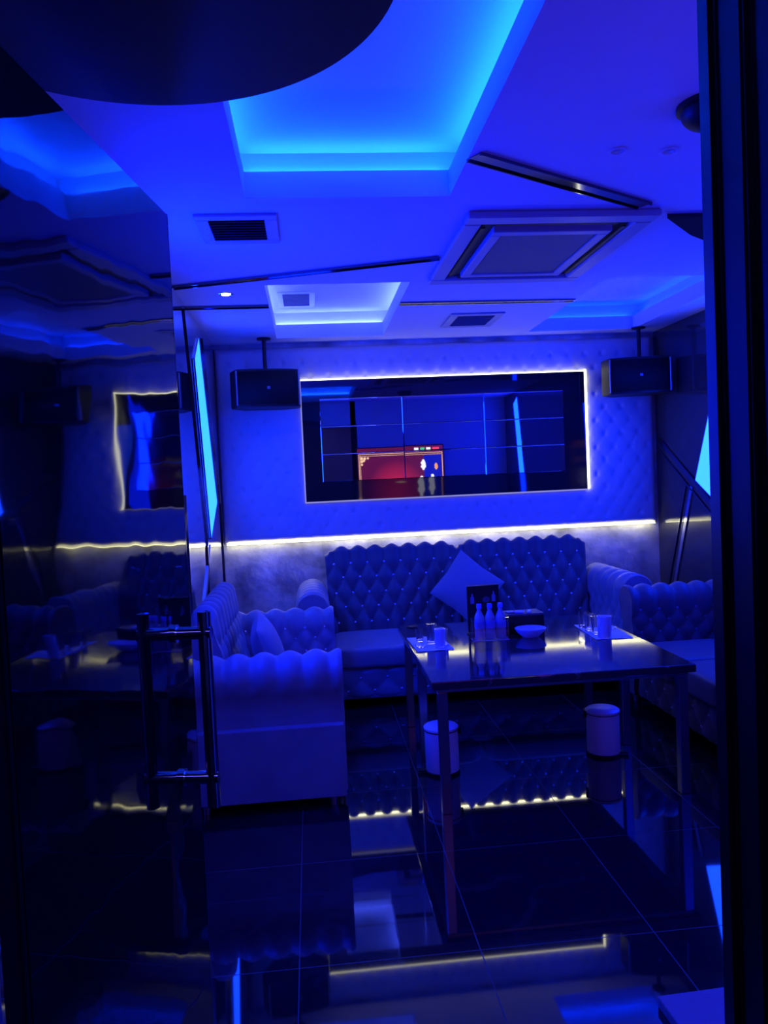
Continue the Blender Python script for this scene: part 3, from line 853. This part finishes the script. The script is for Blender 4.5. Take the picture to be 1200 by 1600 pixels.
# tissue box with cards on it, bowl in front
tbx = thing('tissue_box', 'black box to the right of the bottles with cards on its lid', 'box', (1.222 * K, 4.595 * K, TZ), math.radians(2)); tbx.scale = (K, K, K)
obj('body', box(-0.115, 0.115, -0.075, 0.075, 0, 0.105, 0.004, 2), M_BLACK, tbx)
obj('lid', box(-0.1165, 0.1165, -0.0765, 0.0765, 0.1055, 0.118, 0.003, 2), mat('box_lid', (0.10, 0.10, 0.11), 0.45, spec=0.2), tbx)
for x, y, w, d, a, m, lb in ((1.205, 4.575, .055, .065, 20, mat('blue_card', (0.30, 0.35, 0.9), 0.5), 'small blue packet lying on the black box'),
                              (1.262, 4.575, .022, .085, 18, M_CARD, 'narrow white card lying on the black box'),
                              (1.150, 4.585, .045, .05, -10, M_VENT, 'small grey packet at the left end of the black box')):
    o = obj('card_packet', box(-w / 2, w / 2, -d / 2, d / 2, 0, 0.008, 0.002, 1), m); o.location = (x * K, y * K, TZ + 0.1185 * K); o.rotation_euler = (0, 0, math.radians(-a))
    tag(o, lb, 'packet')
bw = obj('bowl', lathe([(0, 0), (0.045, 0), (0.05, 0.004), (0.083, 0.034), (0.092, 0.052), (0.089, 0.054), (0.078, 0.036), (0.045, 0.010), (0, 0.009)], 36), M_BOWL, None, True)
bw.location = (1.225 * K, 4.425 * K, TZ); bw.scale = (K, 0.85 * K, K); tag(bw, 'shallow pale blue bowl in front of the black box on the table', 'bowl')
cs = obj('coaster', lathe([(0, 0), (0.036, 0), (0.038, 0.003), (0.036, 0.008), (0.03, 0.006), (0, 0.006)], 26), M_BLACK, None, True)
cs.location = (0.600 * K, 4.94 * K, TZ); tag(cs, 'small dark round coaster at the far left corner of the table', 'coaster')

# ------------------------------------------------------------------ pale mat by the right door frame
bm = box(0.0, 0.46, -0.62, 0.0, 0.0, 0.035, 0.004, 2)
st = obj('floor_step', bm, M_STEP); st.location = (0.975, 2.25, 0.0); st.rotation_euler = (0, 0, math.radians(2))
tag(st, 'low pale step on the floor beside the right door frame', 'step')

# ------------------------------------------------------------------ karaoke screen on the front wall, seen in the mirror
M_RED = bpy.data.materials.new('screen_red'); M_RED.use_nodes = True
nt = M_RED.node_tree; b = nt.nodes['Principled BSDF']; b.inputs['Base Color'].default_value = (0.01, 0.01, 0.01, 1); b.inputs['Roughness'].default_value = 0.2
tc = nt.nodes.new('ShaderNodeTexCoord'); mp = nt.nodes.new('ShaderNodeMapping'); gr = nt.nodes.new('ShaderNodeTexGradient'); gr.gradient_type = 'SPHERICAL'
mp.inputs['Scale'].default_value = (2.2, 1, 2.0); mp.inputs['Location'].default_value = (0.15, 0, -0.35)
cr = nt.nodes.new('ShaderNodeValToRGB'); cr.color_ramp.elements[0].color = (0.16, 0.008, 0.07, 1); cr.color_ramp.elements[1].color = (1.0, 0.03, 0.10, 1)
nt.links.new(tc.outputs['Object'], mp.inputs[0]); nt.links.new(mp.outputs[0], gr.inputs[0]); nt.links.new(gr.outputs['Fac'], cr.inputs[0])
nt.links.new(cr.outputs[0], b.inputs['Emission Color']); b.inputs['Emission Strength'].default_value = 1.0
def em(name, c, s): return mat(name, (0.02, 0.02, 0.02), emit=c, es=s)
M_GOLD = em('screen_gold', (1.0, 0.62, 0.32), 1.6); M_SWHITE = em('screen_white', (0.9, 0.9, 1.0), 1.8); M_SBLUE = em('screen_blue', (0.01, 0.02, 0.8), 0.8)
M_SGREEN = em('screen_green', (0.1, 0.8, 0.3), 1.2); M_SRED = em('screen_button_red', (1.0, 0.05, 0.1), 1.5); M_SORANGE = em('screen_orange', (1.0, 0.4, 0.1), 1.5)
tv = thing('wall_screen', 'lit red and gold screen on the front wall, seen reflected in the mirror', 'screen', (1.34, YF, 1.24))
obj('housing', box(-0.65, 0.65, 0.001, 0.05, 0, 0.86, 0.004, 1), M_BLACK, tv)
obj('display', box(-0.635, 0.635, 0.0505, 0.053, 0.015, 0.845), M_RED, tv)
Y0, Y1 = 0.0535, 0.0545
bm = bmesh.new()
for a in ((-0.62, -0.612, .06, .76), (-0.60, -0.594, .06, .74), (0.612, 0.62, .06, .76), (-0.62, 0.62, .755, .762), (-0.60, 0.60, .73, .735), (-.62, .62, .055, .062)):
    add_box(bm, a[0], a[1], Y0, Y1, a[2], a[3])
obj('gold_border', bm, M_GOLD, tv)
bm = bmesh.new()
for q in ((-.575, .70, .022), (-.53, .70, .020), (-.485, .702, .016), (-.575, .655, .020), (-.575, .61, .016), (-.545, .668, .018), (-.61, .10, .03)):
    add_prism(bm, [(q[0] + q[2] * math.cos(t * PI / 6), q[1] + q[2] * math.sin(t * PI / 6)) for t in range(12)], 'y', Y0, Y1)
obj('corner_ornament', bm, M_GOLD, tv)
bm = bmesh.new(); add_prism(bm, [(-.1, .33), (0, .345), (.1, .33), (0, .318)], 'y', Y0, Y1); obj('centre_ornament', bm, M_GOLD, tv)
for x, c in ((0.24, M_SWHITE), (0.33, M_SGREEN), (0.42, M_SWHITE), (0.53, M_SRED)):
    w = 0.05 if c is M_SRED else 0.032
    obj('menu_button', box(x - w, x + w, Y0, Y1, .785, .82), c, tv)
obj('side_picture', box(0.34, 0.60, 0.0531, 0.0534, .08, .72), M_SBLUE, tv)
for cx_, w, h0, h1, mm in ((0.33, .045, .50, .66, M_SWHITE), (0.52, .032, .50, .60, M_SORANGE), (0.30, .06, .10, .42, M_SWHITE), (0.46, .055, .12, .44, M_SWHITE)):
    p2 = [(cx_ + w * math.cos(t * PI / 8) * (0.75 + 0.25 * math.sin(3 * t)), (h0 + h1) / 2 + (h1 - h0) / 2 * math.sin(t * PI / 8)) for t in range(16)]
    obj('picture_shape', prism(p2, 'y', Y0, Y1), mm, tv)
